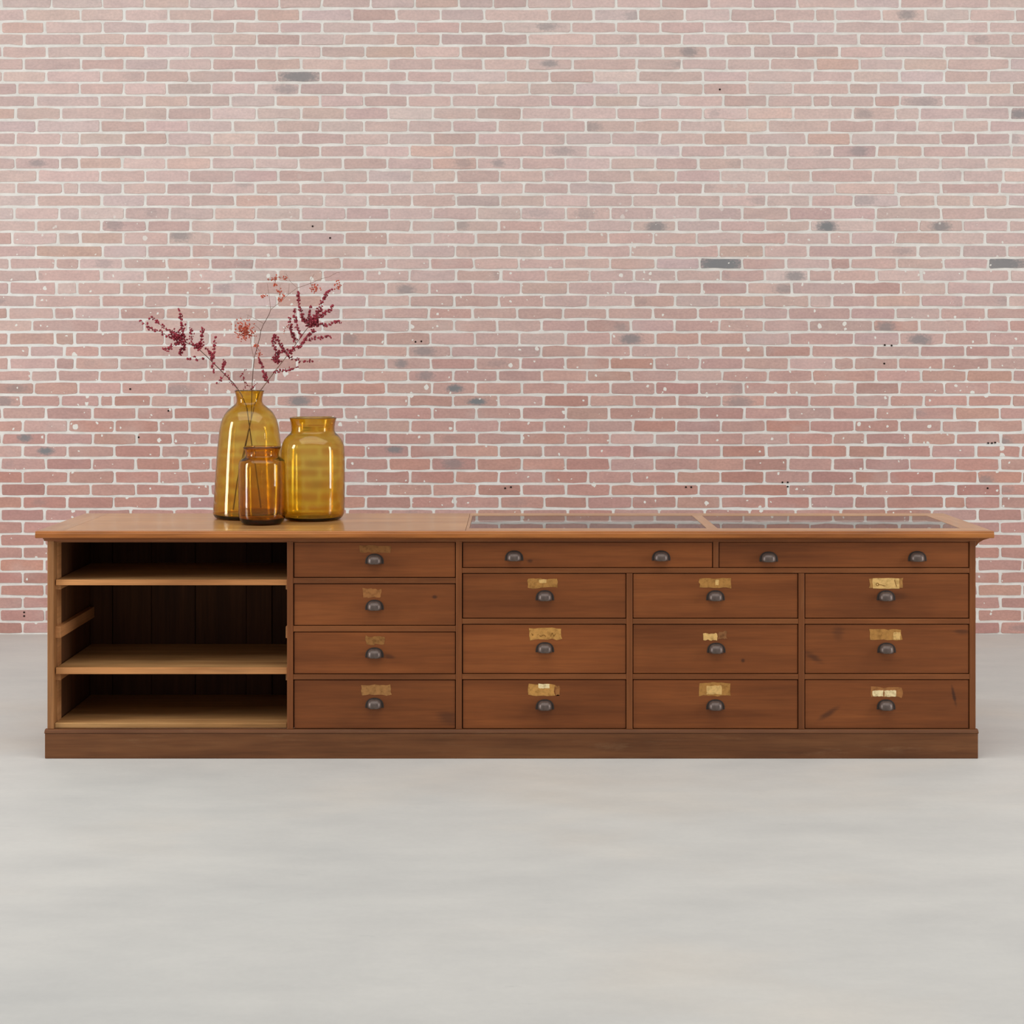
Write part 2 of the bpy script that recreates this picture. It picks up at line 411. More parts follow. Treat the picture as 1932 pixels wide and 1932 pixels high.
XL, XR = -760.0, 2690.0
ROW_Y = [16.3, 40.6, 63, 86.2, 109.8, 133, 155.8, 179.3, 202.2, 226.4, 250, 274, 297, 320.2, 344.4, 366.9, 390.4, 415, 437.5,
         462, 486.4, 508.5, 531.7, 556.4, 580, 602.7, 626.5, 651.7, 674.2, 697.7, 720.6, 744.9, 767.7, 792, 816.3, 839.4,
         863.7, 888, 912.6, 936, 959.9] + [959.9 + 23.66 * k for k in range(1, 11)]
JOINTS = {
 0: [3, 193, 273, 357, 444, 527, 607, 700, 782, 866, 995, 1078, 1162, 1247, 1338, 1421, 1504, 1614, 1698, 1781, 1866],
 1: [47, 152, 235, 318, 400, 484, 567, 664, 748, 831, 913, 1037, 1120, 1204, 1292, 1378, 1462, 1538, 1576, 1663, 1746, 1830, 1915],
 2: [2, 84, 194, 277, 359, 443, 527, 608, 701, 785, 868, 950, 1078, 1162, 1246, 1329, 1410, 1494, 1576, 1698, 1783, 1866],
 3: [46, 154, 235, 318, 402, 485, 567, 649, 747, 831, 913, 996, 1121, 1203, 1286, 1370, 1454, 1539, 1621, 1739, 1823, 1907],
 4: [3, 88, 195, 275, 358, 441, 523, 606, 689, 783, 869, 953, 1039, 1167, 1251, 1335, 1420, 1502, 1584, 1667, 1782, 1866],
 5: [45, 153, 235, 318, 400, 484, 568, 650, 733, 817, 912, 995, 1080, 1201, 1286, 1371, 1453, 1539, 1621, 1704, 1787, 1905],
 6: [5, 87, 191, 274, 357, 441, 523, 605, 686, 768, 853, 954, 1037, 1121, 1204, 1326, 1410, 1532, 1609, 1697, 1781, 1866],
 7: [32, 151, 234, 315, 399, 483, 566, 650, 733, 817, 900, 999, 1084, 1167, 1245, 1327, 1410, 1496, 1602, 1657, 1741, 1824, 1909],
 8: [67, 188, 272, 355, 435, 520, 604, 687, 769, 852, 935, 1038, 1122, 1204, 1280, 1364, 1448, 1533, 1567, 1649, 1699, 1780, 1864],
 9: [30, 115, 235, 316, 399, 484, 568, 651, 733, 817, 899, 984, 1078, 1164, 1245, 1327, 1410, 1496, 1609, 1690, 1735, 1820, 1906],
 10: [69, 190, 274, 356, 439, 521, 604, 687, 770, 853, 938, 1023, 1105, 1199, 1282, 1364, 1449, 1564, 1649, 1731, 1866],
 11: [30, 115, 150, 233, 316, 400, 483, 567, 650, 733, 816, 900, 984, 1067, 1153, 1245, 1328, 1412, 1522, 1605, 1690, 1775, 1906],
 12: [72, 188, 269, 353, 438, 523, 604, 688, 773, 857, 942, 1026, 1110, 1199, 1284, 1368, 1444, 1486, 1570, 1654, 1741, 1824],
 13: [28, 113, 149, 231, 313, 399, 481, 563, 647, 731, 815, 900, 984, 1067, 1152, 1236, 1317, 1400, 1483, 1607, 1692, 1775, 1861],
 14: [71, 189, 274, 357, 441, 525, 609, 694, 1275, 1360, 1446, 1530, 1647, 1732, 1816, 1893],
 15: [31, 118, 149, 231, 314, 399, 482, 567, 650, 1242, 1326, 1409, 1492, 1575, 1690, 1775, 1886],
 16: [69, 192, 275, 359, 443, 526, 611, 694, 1277, 1360, 1446, 1529, 1611, 1696, 1765, 1901],
 17: [27, 112, 151, 235, 320, 404, 483, 568, 652, 734, 817, 900, 983, 1068, 1152, 1234, 1317, 1400, 1488, 1571, 1653, 1775, 1860],
 18: [68, 192, 277, 360, 443, 528, 612, 694, 776, 859, 941, 1024, 1109, 1193, 1276, 1359, 1444, 1528, 1650, 1734, 1817, 1902],
 19: [23, 109, 151, 233, 317, 399, 482, 567, 650, 732, 815, 898, 982, 1066, 1148, 1233, 1315, 1399, 1483, 1565, 1605, 1690, 1774, 1858],
 20: [68, 194, 278, 361, 443, 525, 610, 692, 776, 859, 942, 1024, 1106, 1190, 1272, 1356, 1441, 1524, 1648, 1732, 1815, 1900],
 21: [18, 105, 149, 233, 315, 397, 479, 563, 645, 729, 811, 894, 979, 1065, 1151, 1237, 1320, 1400, 1483, 1567, 1605, 1692, 1780, 1864],
 22: [70, 191, 274, 357, 441, 525, 609, 689, 773, 860, 945, 1030, 1113, 1196, 1276, 1360, 1443, 1525, 1571, 1654, 1738, 1821, 1905],
 23: [17, 107, 145, 229, 315, 399, 481, 563, 645, 728, 810, 892, 983, 1071, 1157, 1241, 1325, 1410, 1494, 1611, 1699, 1786, 1871],
 24: [66, 191, 272, 354, 438, 523, 607, 692, 773, 857, 941, 1026, 1109, 1194, 1274, 1357, 1441, 1527, 1570, 1652, 1737, 1818, 1902],
 25: [15, 102, 140, 227, 312, 394, 478, 562, 643, 724, 809, 892, 976, 1062, 1146, 1232, 1317, 1403, 1487, 1605, 1690, 1774, 1861],
 26: [61, 187, 272, 355, 440, 525, 609, 689, 773, 857, 938, 1022, 1106, 1190, 1273, 1357, 1441, 1526, 1647, 1734, 1820, 1904],
 27: [16, 104, 141, 227, 310, 395, 478, 562, 645, 727, 812, 896, 980, 1067, 1153, 1236, 1320, 1405, 1490, 1611, 1697, 1782, 1866],
 28: [56, 188, 272, 357, 438, 521, 604, 688, 769, 851, 936, 1021, 1106, 1190, 1276, 1360, 1443, 1530, 1651, 1736, 1821, 1907],
 29: [17, 105, 141, 225, 310, 393, 477, 560, 643, 728, 813, 897, 982, 1067, 1151, 1235, 1320, 1403, 1488, 1573, 1611, 1695, 1780, 1867],
 30: [58, 109, 187, 271, 355, 437, 521, 605, 686, 770, 855, 939, 1023, 1107, 1192, 1277, 1363, 1449, 1532, 1652, 1738, 1824, 1911],
 31: [64, 147, 229, 315, 395, 480, 565, 645, 729, 815, 898, 984, 1067, 1152, 1236, 1319, 1403, 1488, 1573, 1613, 1697, 1782, 1866],
 32: [40, 188, 214, 355, 438, 522, 605, 690, 772, 855, 940, 1026, 1112, 1196, 1278, 1361, 1443, 1527, 1614, 1743, 1826, 1909],
 33: [4, 86, 175, 258, 397, 480, 563, 650, 732, 815, 899, 984, 1067, 1150, 1234, 1318, 1404, 1487, 1570, 1652, 1801, 1887],
 34: [43, 129, 216, 300, 357, 441, 525, 609, 690, 774, 858, 942, 1027, 1110, 1194, 1276, 1360, 1444, 1528, 1612, 1697, 1777, 1844, 1930],
 35: [3, 87, 175, 258, 395, 650, 733, 815, 900, 984, 1067, 1151, 1235, 1320, 1403, 1487, 1571, 1632, 1718, 1803, 1888],
 36: [43, 127, 216, 304, 357, 690, 772, 858, 941, 1025, 1109, 1192, 1276, 1361, 1446, 1529, 1670, 1757, 1841, 1926],
 37: [1, 87, 173, 256, 340, 397, 651, 733, 814, 899, 984, 1067, 1151, 1235, 1317, 1404, 1487, 1571, 1632, 1716, 1802, 1886],
 38: [43, 129, 216, 300, 357, 690, 774, 858, 941, 1026, 1110, 1192, 1276, 1359, 1442, 1529, 1612, 1678, 1762, 1845, 1929],
 39: [1, 86, 171, 256, 341, 397, 651, 733, 815, 900, 984, 1067, 1152, 1236, 1318, 1403, 1487, 1572, 1632, 1717, 1803, 1888],
 40: [42, 127, 214, 298, 357, 690, 776, 858, 943, 1027, 1109, 1192, 1276, 1360, 1446, 1529, 1612, 1672, 1781, 1821, 1888],
}
for r in range(41, 51):
    JOINTS[r] = [0, 84, 900, 1844, 1929] if r % 2 else [43, 942, 1887]

# bricks that carry a burnt grey blotch: photo x, y, half width, half height (px), strength
BLOTS = [(565, 145, 44, 16, 1.0), (540, 168, 26, 12, .55), (1560, 428, 22, 14, 1.2), (1238, 428, 22, 13, .9), (1775, 428, 22, 13, .9), (1360, 498, 60, 22, 1.2),
         (1890, 498, 60, 22, 1.1), (1500, 522, 22, 14, .8), (1480, 545, 22, 12, .6), (1125, 617, 18, 13, .9), (1190, 640, 24, 13, .9), (1671, 618, 20, 14, .8),
         (1735, 641, 26, 13, .9), (800, 663, 26, 12, .7), (757, 686, 14, 10, .8), (803, 709, 18, 12, .7), (858, 733, 18, 9, 1.2), (900, 758, 20, 8, 1.3),
         (1395, 760, 30, 14, .6), (47, 826, 15, 9, 1.1), (87, 851, 18, 8, 1.2), (745, 848, 18, 8, 1.0), (565, 757, 24, 12, 1.0), (1922, 216, 22, 12, .9),
         (1630, 216, 20, 12, .5), (1740, 193, 40, 14, .5), (1300, 98, 18, 12, .7), (1711, 28, 20, 12, .7), (1620, 285, 20, 12, .6), (1032, 50, 22, 10, .6),
         (1037, 120, 18, 8, .7), (940, 308, 14, 9, .6), (875, 308, 20, 12, .4), (765, 547, 20, 12, .7), (335, 737, 34, 14, .5), (340, 442, 26, 16, .7),
         (215, 424, 22, 14, .5), (70, 308, 18, 8, .6), (1105, 404, 22, 14, .4), (870, 424, 18, 12, .5), (1170, 617, 14, 10, .4), (660, 640, 18, 12, .5),
         (1630, 378, 26, 12, .4), (1870, 900, 26, 14, .3), (1860, 908, 18, 14, .6), (1890, 835, 22, 12, .7), (1115, 240, 24, 12, .5), (1195, 30, 18, 10, .4),
         (855, 875, 22, 12, .6), (805, 1000, 20, 10, .3), (1370, 520, 10, 8, .3), (460, 345, 16, 10, .4), (1560, 290, 30, 12, .3), (8, 757, 20, 12, .6)]

rng = random.Random(7)
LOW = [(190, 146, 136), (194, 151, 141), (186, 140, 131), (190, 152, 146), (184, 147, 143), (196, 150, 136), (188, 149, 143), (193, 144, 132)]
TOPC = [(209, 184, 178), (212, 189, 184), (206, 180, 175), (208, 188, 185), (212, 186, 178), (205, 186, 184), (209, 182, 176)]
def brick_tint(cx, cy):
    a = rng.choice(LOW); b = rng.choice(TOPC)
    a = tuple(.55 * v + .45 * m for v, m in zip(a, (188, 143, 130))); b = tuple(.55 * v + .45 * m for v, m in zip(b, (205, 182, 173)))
    t = min(1.0, max(0.0, (930 - cy) / 560.0)) ** 0.8     # tint grows paler towards the upper courses
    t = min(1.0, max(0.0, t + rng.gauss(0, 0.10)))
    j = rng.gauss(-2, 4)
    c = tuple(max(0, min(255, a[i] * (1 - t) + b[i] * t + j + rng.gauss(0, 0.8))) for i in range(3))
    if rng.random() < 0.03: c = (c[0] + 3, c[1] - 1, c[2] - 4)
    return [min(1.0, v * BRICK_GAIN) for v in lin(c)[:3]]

def brick_shape(x0, x1, z0, z1):
    """outline with soft, uneven arrises: front ring and root ring set into the mortar"""
    w, h = x1 - x0, z1 - z0
    k = min(0.006, w * 0.2)
    ring = [(x0 + k, z0), (x0 + w * .35, z0), (x0 + w * .68, z0), (x1 - k, z0), (x1, z0 + k), (x1, z1 - k),
            (x1 - k, z1), (x0 + w * .66, z1), (x0 + w * .33, z1), (x0 + k, z1), (x0, z1 - k), (x0, z0 + k)]
    j = lambda s: rng.gauss(0, s)
    cx_, cz_ = (x0 + x1) / 2, (z0 + z1) / 2
    proud = WALL_Y - 0.0026 + rng.uniform(-0.0015, 0.0015)
    front, root = [], []
    for (x, z) in ring:
        x += j(0.0016); z += j(0.0016)
        root.append((x + (0.0012 if x > cx_ else -0.0012), WALL_Y + 0.010, z + (0.0012 if z > cz_ else -0.0012)))
        front.append((x - (0.0022 if x > cx_ else -0.0022), proud + j(0.0004), z - (0.0022 if z > cz_ else -0.0022)))
    return front + root
BF = [tuple(range(12))] + [(i, 12 + i, 12 + (i + 1) % 12, (i + 1) % 12) for i in range(12)]

bricks = []       # (verts, tint rgba, blot frame, visible score)
rows = [(ROW_Y[i - 1] if i else -7.2, ROW_Y[i], i) for i in range(len(ROW_Y))]
for k in range(1, 14):    # courses above the frame
    rows.append((-7.2 - 23.5 * k, -7.2 - 23.5 * (k - 1), -k))
for (ya, yb, r) in rows:
    js = list(JOINTS.get(r, [12, 1855] if r % 2 else [53, 1896]))
    x = js[0]
    while x > XL: x -= 83 * rng.uniform(.98, 1.02); js.insert(0, x)
    x = js[-1]
    while x < XR: x += 83 * rng.uniform(.98, 1.02); js.append(x)
    full = [js[0]]
    for a, b in zip(js, js[1:]):
        n = max(1, round((b - a) / 85.0)) if b - a > 128 else 1
        for q in range(1, n + 1): full.append(a + (b - a) * q / n)
    for a, b in zip(full, full[1:]):
        cxp, cyp = (a + b) / 2, (ya + yb) / 2
        jx = 1.7 + rng.uniform(-.3, .5); jz = 1.75 + rng.uniform(-.3, .3)
        v = brick_shape(wx(a + jx), wx(b - jx), wz(yb - jz), wz(ya + jz))
        v = [(p[0], p[1], max(p[2], 0.001)) for p in v]
        blot = None
        for (bx, by, hw, hh, s) in BLOTS:
            if a <= bx <= b and ya <= by <= yb: blot = (bx, by, hw, hh, s)
        if blot is None and rng.random() < 0.05:
            blot = (rng.uniform(a, b), cyp, rng.uniform(12, 26), rng.uniform(7, 12), rng.uniform(.15, .45))
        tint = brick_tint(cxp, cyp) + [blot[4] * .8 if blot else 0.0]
        # area that shows: clipped by the frame and by the counter and glassware in front
        va, vb = max(a, 0), min(b, 1932)
        vis = max(0, vb - va) * max(0, min(yb, 1197) - max(ya, 0))
        if cyp > 962 and 80 < cxp < 1846: vis = 0
        if cyp > 735 and 395 < cxp < 655: vis *= 0.2
        score = (round(min(vis, 2300) / 400.0), -math.hypot(cxp - 966, (cyp - 620) * 1.2))
        bricks.append((v, tint, blot or (cxp, cyp, 20, 10, 0), score, cxp, cyp))

wall_me = mesh_from('wall_back', [(wx(XL), WALL_Y, 0), (wx(XR), WALL_Y, 0), (wx(XR), WALL_Y, wz(-314)), (wx(XL), WALL_Y, wz(-314)),
                                  (wx(XL), WALL_Y + .24, 0), (wx(XR), WALL_Y + .24, 0), (wx(XR), WALL_Y + .24, wz(-314)), (wx(XL), WALL_Y + .24, wz(-314))],
                    [(0, 1, 2, 3), (7, 6, 5, 4), (0, 4, 5, 1), (1, 5, 6, 2), (2, 6, 7, 3), (3, 7, 4, 0)])
wall = put('wall_back', wall_me, M['mortar'], kind='structure', label='faded red brick wall with pale mortar joints')

def brick_mesh(name, group, origin):
    verts, faces, cols, uvs = [], [], [], []
    for (v, tint, bl, sc, cxp, cyp) in group:
        n = len(verts)
        verts += [(p[0] - origin[0], p[1] - origin[1], p[2] - origin[2]) for p in v]
        faces += [tuple(n + i for i in f) for f in BF]
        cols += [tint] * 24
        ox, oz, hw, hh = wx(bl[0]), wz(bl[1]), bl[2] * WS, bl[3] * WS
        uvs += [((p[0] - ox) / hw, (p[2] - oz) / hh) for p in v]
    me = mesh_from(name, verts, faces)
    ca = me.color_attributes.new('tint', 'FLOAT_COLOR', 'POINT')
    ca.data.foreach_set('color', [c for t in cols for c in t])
    uv = me.uv_layers.new(name='blot')
    li = [0] * len(me.loops); me.loops.foreach_get('vertex_index', li)
    uv.data.foreach_set('uv', [c for i in li for c in uvs[i]])
    me.materials.append(M['brick'])
    return me

bricks.sort(key=lambda b: b[3], reverse=True)
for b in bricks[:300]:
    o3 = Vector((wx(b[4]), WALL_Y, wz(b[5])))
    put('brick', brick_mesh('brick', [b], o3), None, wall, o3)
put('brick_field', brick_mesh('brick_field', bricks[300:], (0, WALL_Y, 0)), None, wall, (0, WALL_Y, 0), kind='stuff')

# drilled fixing holes left in the wall
def disc(name, c, r, mat, parent, n=10):
    vs_ = [(0, -0.0008, 0)] + [(r * math.cos(2 * math.pi * i / n), 0, r * math.sin(2 * math.pi * i / n)) for i in range(n)]
    return put(name, mesh_from(name, vs_, [(0, 1 + (i + 1) % n, 1 + i) for i in range(n)]), mat, parent, c)
M['hole'] = plain('drill_hole', (40, 32, 30), 0.95, 0, 0.05)
for (hx, hy) in [(1476, 910), (1486, 910), (1486, 918), (1294, 919), (1304, 919), (1864, 836), (1871, 836), (1877, 835), (1669, 651), (1682, 652), (1668, 686),
                 (784, 645), (795, 644), (953, 921), (964, 919), (590, 427), (623, 449), (46, 1155), (46, 1162), (246, 734), (318, 775), (1358, 169), (262, 825), (1863, 921)]:
    disc('fixing_hole', (wx(hx), WALL_Y - 0.0052, wz(hy)), 0.0052, M['hole'], wall)

# ------------------------------------------------------------------ the shop counter
counter = empty('shop_counter', (0, 0.28, 0), label='long brown wooden shop counter with drawers, open shelves and glass top panes', category='counter')
def X(px): return (px - CX) * PX
def Z(py): return CAMZ - (py - HOR) * PX
DEPTH = 0.56
XLEFT, XRIGHT = X(89), X(1841)
Z_TOP = 0.858

# plinth
box('plinth_board', X(86), X(1844), -0.012, 0.012, 0.0, Z(1383), M['plinth'], counter, 0.003)
box('plinth_end', X(86), X(86) + 0.022, 0.012, DEPTH, 0.0, Z(1383), M['plinth'], counter, 0.002)
box('plinth_end', X(1844) - 0.022, X(1844), 0.012, DEPTH, 0.0, Z(1383), M['plinth'], counter, 0.002)
zb = Z(1383); hb = Z(1375.5) - zb
bead = [(-0.012, zb), (-0.0135, zb + hb * .25), (-0.011, zb + hb * .6), (-0.005, zb + hb * .95), (0.004, zb + hb), (0.012, zb + hb), (0.012, zb)]
prism_x('plinth_moulding', bead, X(85.5), X(1844.5), M['plinth'], counter)

# carcass
zc0, zc1 = Z(1376), Z(1022)
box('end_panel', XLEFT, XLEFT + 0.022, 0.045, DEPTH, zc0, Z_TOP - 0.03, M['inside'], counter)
box('end_panel', XRIGHT - 0.022, XRIGHT, 0.045, DEPTH, zc0, Z_TOP - 0.03, M['stile'], counter)
box('corner_post', XLEFT, X(101.5), 0.0, 0.045, zc0, zc1 + 0.012, M['post'], counter, 0.003)
box('corner_post', X(1829.5), XRIGHT, 0.0, 0.045, zc0, zc1 + 0.012, M['stile'], counter, 0.002)
box('inner_post', X(101.5) - 0.012, X(101.5) + 0.003, 0.045, 0.095, zc0, zc1 + 0.012, M['cleat'], counter)
box('stile', X(541.5), X(553), 0.0, 0.04, zc0, zc1 + 0.012, M['stile'], counter, 0.002)
box('partition', X(541.5), X(541.5) + 0.02, 0.04, DEPTH - .02, zc0, Z_TOP - 0.03, M['inside'], counter)
box('stile', X(860), X(871.5), 0.0, 0.04, zc0, zc1 + 0.012, M['stile'], counter, 0.002)
box('partition', X(860), X(860) + 0.02, 0.04, DEPTH - .02, zc0, Z_TOP - 0.03, M['inside'], counter)
for a, b in ((1182, 1193.5), (1506.5, 1518)):
    box('stile', X(a), X(b), 0.0, 0.04, zc0, Z(1082), M['stile'], counter, 0.002)
    box('partition', X(a), X(a) + 0.02, 0.04, DEPTH - .02, zc0, Z(1074), M['inside'], counter)
box('stile', X(1345.5), X(1356), 0.001, 0.04, Z(1071), zc1 + 0.012, M['stile'], counter, 0.002)
box('carcass_floor', X(553), X(1829.5), 0.0125, DEPTH - .006, Z(1385), Z(1376.6), M['inside'], counter, 0.001)
box('top_rail', X(101.5), X(1829.5), 0.004, 0.034, Z(1023.4), Z_TOP - 0.027, M['rail'], counter, 0.001)
def rail(xa, xb, ya, yb):
    box('drawer_rail', X(xa), X(xb), 0.001, 0.04, Z(yb), Z(ya), M['rail'], counter, 0.002)
for ya, yb in ((1090.5, 1101), (1181, 1192), (1272.5, 1282.5)): rail(553, 860, ya, yb)
rail(871.5, 1829.5, 1071.8, 1081.5)
for ya, yb in ((1167.5, 1177.5), (1272, 1282)):
    for xa, xb in ((871.5, 1182), (1193.5, 1506.5), (1518, 1829.5)): rail(xa, xb, ya, yb)

# back boards, seen through the open bay
bx = XLEFT + 0.022
edges = [bx, X(166), X(238), X(320), X(382) - .02, X(505) - .0, X(530), X(541.5) + .05]
edges = [bx, -1.640, -1.480, -1.300, -1.090, -0.985, -0.840]
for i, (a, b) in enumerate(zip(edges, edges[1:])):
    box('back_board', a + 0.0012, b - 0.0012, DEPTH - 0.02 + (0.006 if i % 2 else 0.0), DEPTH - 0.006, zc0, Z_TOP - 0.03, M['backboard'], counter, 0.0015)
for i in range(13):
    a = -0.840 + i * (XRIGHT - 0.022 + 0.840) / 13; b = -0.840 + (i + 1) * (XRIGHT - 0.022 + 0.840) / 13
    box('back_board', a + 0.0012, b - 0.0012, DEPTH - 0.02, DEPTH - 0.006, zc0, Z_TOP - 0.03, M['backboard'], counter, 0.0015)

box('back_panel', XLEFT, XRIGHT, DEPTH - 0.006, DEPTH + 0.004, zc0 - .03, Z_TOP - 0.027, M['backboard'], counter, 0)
# open bay: shelves and cleats
def shelf(y0, y1, name='shelf'):
    z1_, z0_ = Z(y0), Z(y1)
    s = box(name, X(103.5), X(541), 0.020, DEPTH - 0.022, z0_, z1_, M['shelf'], counter, 0.002)
    box('shelf_lipping', X(103.5), X(541), 0.012, 0.0205, z0_ - 0.0004, z1_ + 0.0004, M['shelf_edge'], s, 0.002)
    return s
shelf(1094.8, 1105)
shelf(1261, 1273)
box('bay_floor', X(102), X(541), 0.008, DEPTH - 0.022, Z(1375), Z(1365), M['shelf'], counter, 0.003)
def cleat(y0, y1, side, x_in):
    xa, xb = (XLEFT + 0.022, x_in) if side < 0 else (x_in, X(541.5))
    box('shelf_cleat', xa, xb, 0.024, DEPTH - 0.03, Z(y1), Z(y0), M['cleat'], counter, 0.0015)
for (y0, y1) in ((1105.2, 1114), (1184, 1206), (1273.2, 1286)):
    cleat(y0, y1, -1, X(111)); cleat(y0, y1, 1, X(537.5))

# ---- top: solid board over the open half, framed panes over the display drawers
TX0, TX1 = X(66) * .995, X(1876) * .995
TY0, TY1 = -0.03, 0.70
T_TH = 0.026
zt0 = Z_TOP - T_TH
DIVX = -0.175
def nosing(name, x0, x1, mat, parent):
    pr = [(TY0 + .022, zt0), (TY0 + .004, zt0), (TY0, zt0 + .004), (TY0, zt0 + .017), (TY0 + .002, zt0 + .0195), (TY0 + .002, Z_TOP - .003), (TY0 + .005, Z_TOP), (TY0 + .022, Z_TOP)]
    return prism_x(name, pr, x0, x1, mat, parent)
nosing('front_nosing', TX0, TX1, M['top_edge'], counter)
yb0 = TY0 + 0.022
box('top_board', TX0 + .10, DIVX - 0.0012, yb0, yb0 + (TY1 - yb0) / 2 - .0004, zt0, Z_TOP, M['top'], counter, 0.0008)
box('top_board', TX0 + .10, DIVX - 0.0012, yb0 + (TY1 - yb0) / 2 + .0004, TY1, zt0, Z_TOP, M['top'], counter, 0.0008)
box('breadboard_end', TX0, TX0 + .0992, yb0, TY1, zt0, Z_TOP, M['top_y'], counter, 0.0008)
GY0, GY1 = 0.085, 0.60
G1, G2, G3, G4 = DIVX + .012, 0.745, 0.787, 1.715
box('top_rail_front', DIVX, TX1, yb0, GY0, zt0, Z_TOP, M['top'], counter, 0.0008)
box('top_rail_back', DIVX, TX1, GY1, TY1, zt0, Z_TOP, M['top'], counter, 0.0008)
box('top_crossrail', DIVX, G1, GY0, GY1, zt0, Z_TOP, M['top_y'], counter, 0.0008)
box('top_crossrail', G2, G3, GY0, GY1, zt0, Z_TOP, M['top_y'], counter, 0.0008)
box('top_crossrail', G4, TX1, GY0, GY1, zt0, Z_TOP, M['top_y'], counter, 0.0008)
for a, b in ((G1, G2), (G3, G4)):
    box('glass_pane', a + .001, b - .001, GY0 + .001, GY1 - .001, Z_TOP - 0.007, Z_TOP - 0.001, M['pane'], counter, 0)
    box('pane_rebate', a, b, GY0, GY0 + .008, zt0, Z_TOP - 0.0075, M['top'], counter, 0)
# cove mouldings below the top
cf = [(0.004, zt0), (TY0 + .012, zt0), (TY0 + .012, zt0 - .003), (-0.008, zt0 - .007), (-0.004, zt0 - .013), (0.004, zt0 - .014)]
prism_x('cove_moulding', cf, X(83.5), X(1846), M['rail'], counter)
def end_cove(x_body, x_out, drop):
    d = x_out - x_body; s = zt0
    pr = [(x_body, s), (x_out, s), (x_out - d * .08, s - drop * .12), (x_out - d * .45, s - drop * .28), (x_out - d * .75, s - drop * .55), (x_out - d * .93, s - drop * .9), (x_body, s - drop)]
    return prism_y('end_cove', pr, 0.002, DEPTH, M['stile'], counter)
end_cove(XRIGHT, XRIGHT + .055, 0.034)
end_cove(XLEFT, XLEFT - .012, 0.014)

# ---- drawers
def cup_pull_mesh():
    bm = bmesh.new()
    a, b, d, nt, nf = 0.0275, 0.033, 0.027, 18, 8
    def pt(i, j, k):
        th = math.pi * i / nt; ph = math.pi / 2 * j / nf
        ct, st = math.cos(th), math.sin(th)
        e = 0.68
        x = math.copysign(abs(ct) ** e, ct) * math.cos(ph) ** .75
        z = abs(st) ** e * math.cos(ph) ** .75
        return (x * (a - k), -(math.sin(ph)) * (d - k), z * (b - k))
    outer = [[bm.verts.new(pt(i, j, 0)) for i in range(nt + 1)] for j in range(nf)]
    inner = [[bm.verts.new(pt(i, j, 0.0022)) for i in range(nt + 1)] for j in range(nf)]
    po = bm.verts.new((0, -d, 0)); pi_ = bm.verts.new((0, -(d - .0022), 0))
    for g, p in ((outer, po), (inner, pi_)):
        for j in range(nf - 1):
            for i in range(nt): bm.faces.new((g[j][i], g[j][i + 1], g[j + 1][i + 1], g[j + 1][i]))
        for i in range(nt): bm.faces.new((g[nf - 1][i], g[nf - 1][i + 1], p))
    for s in (0, nt):    # the open lower lip
        for j in range(nf - 1): bm.faces.new((outer[j][s], outer[j + 1][s], inner[j + 1][s], inner[j][s]))
        bm.faces.new((outer[nf - 1][s], po, pi_, inner[nf - 1][s]))
    # thin back flange following the arch
    fl = []
    for k, rr in ((0, 0.0), (1, 0.0075)):
        fl.append([bm.verts.new((math.cos(math.pi * i / nt) * (a + rr), -0.0024, math.sin(math.pi * i / nt) ** .7 * (b + rr * .6))) for i in range(nt + 1)])
    fb = [bm.verts.new((v.co.x, 0, v.co.z)) for v in fl[1]]
    for i in range(nt):
        bm.faces.new((fl[0][i], fl[0][i + 1], fl[1][i + 1], fl[1][i])).material_index = 1
        bm.faces.new((fl[1][i], fl[1][i + 1], fb[i + 1], fb[i])).material_index = 1
    return bm_mesh('cup_pull', bm, True)
PULL = cup_pull_mesh()
PULL.materials.append(M['pull']); PULL.materials.append(M['flange'])

prng = random.Random(21)
def paper_patch(x0, x1, y0, y1, col, parent, front_y, name='paper_label', jit=1.0, th=0.0005):
    ax, bx_, az, bz = X(x0), X(x1), Z(y1), Z(y0)
    n = 7
    pts = [(ax + (bx_ - ax) * i / n, az) for i in range(n)] + [(bx_, az + (bz - az) * i / 3) for i in range(3)] + \
          [(bx_ - (bx_ - ax) * i / n, bz) for i in range(n)] + [(ax, bz - (bz - az) * i / 3) for i in range(3)]
    pts = [(p[0] + prng.gauss(0, .0013) * jit, p[1] + prng.gauss(0, .0013) * jit) for p in pts]
    c = Vector(((ax + bx_) / 2, front_y, (az + bz) / 2)); m = len(pts)
    vs_ = [(p[0] - c.x, -th, p[1] - c.z) for p in pts] + [(p[0] - c.x, 0, p[1] - c.z) for p in pts]
    fs = [tuple(range(m))] + [(i, m + i, m + (i + 1) % m, (i + 1) % m) for i in range(m)]
    bm = bmesh.new(); bvs = [bm.verts.new(v) for v in vs_]
    for f in fs: bm.faces.new([bvs[i] for i in f])
    bmesh.ops.recalc_face_normals(bm, faces=bm.faces)
    me = bpy.data.meshes.new(name); bm.to_mesh(me); bm.free()
    o = put(name, me, M['paper'], parent, c)
    o.color = lin(col)
    return o

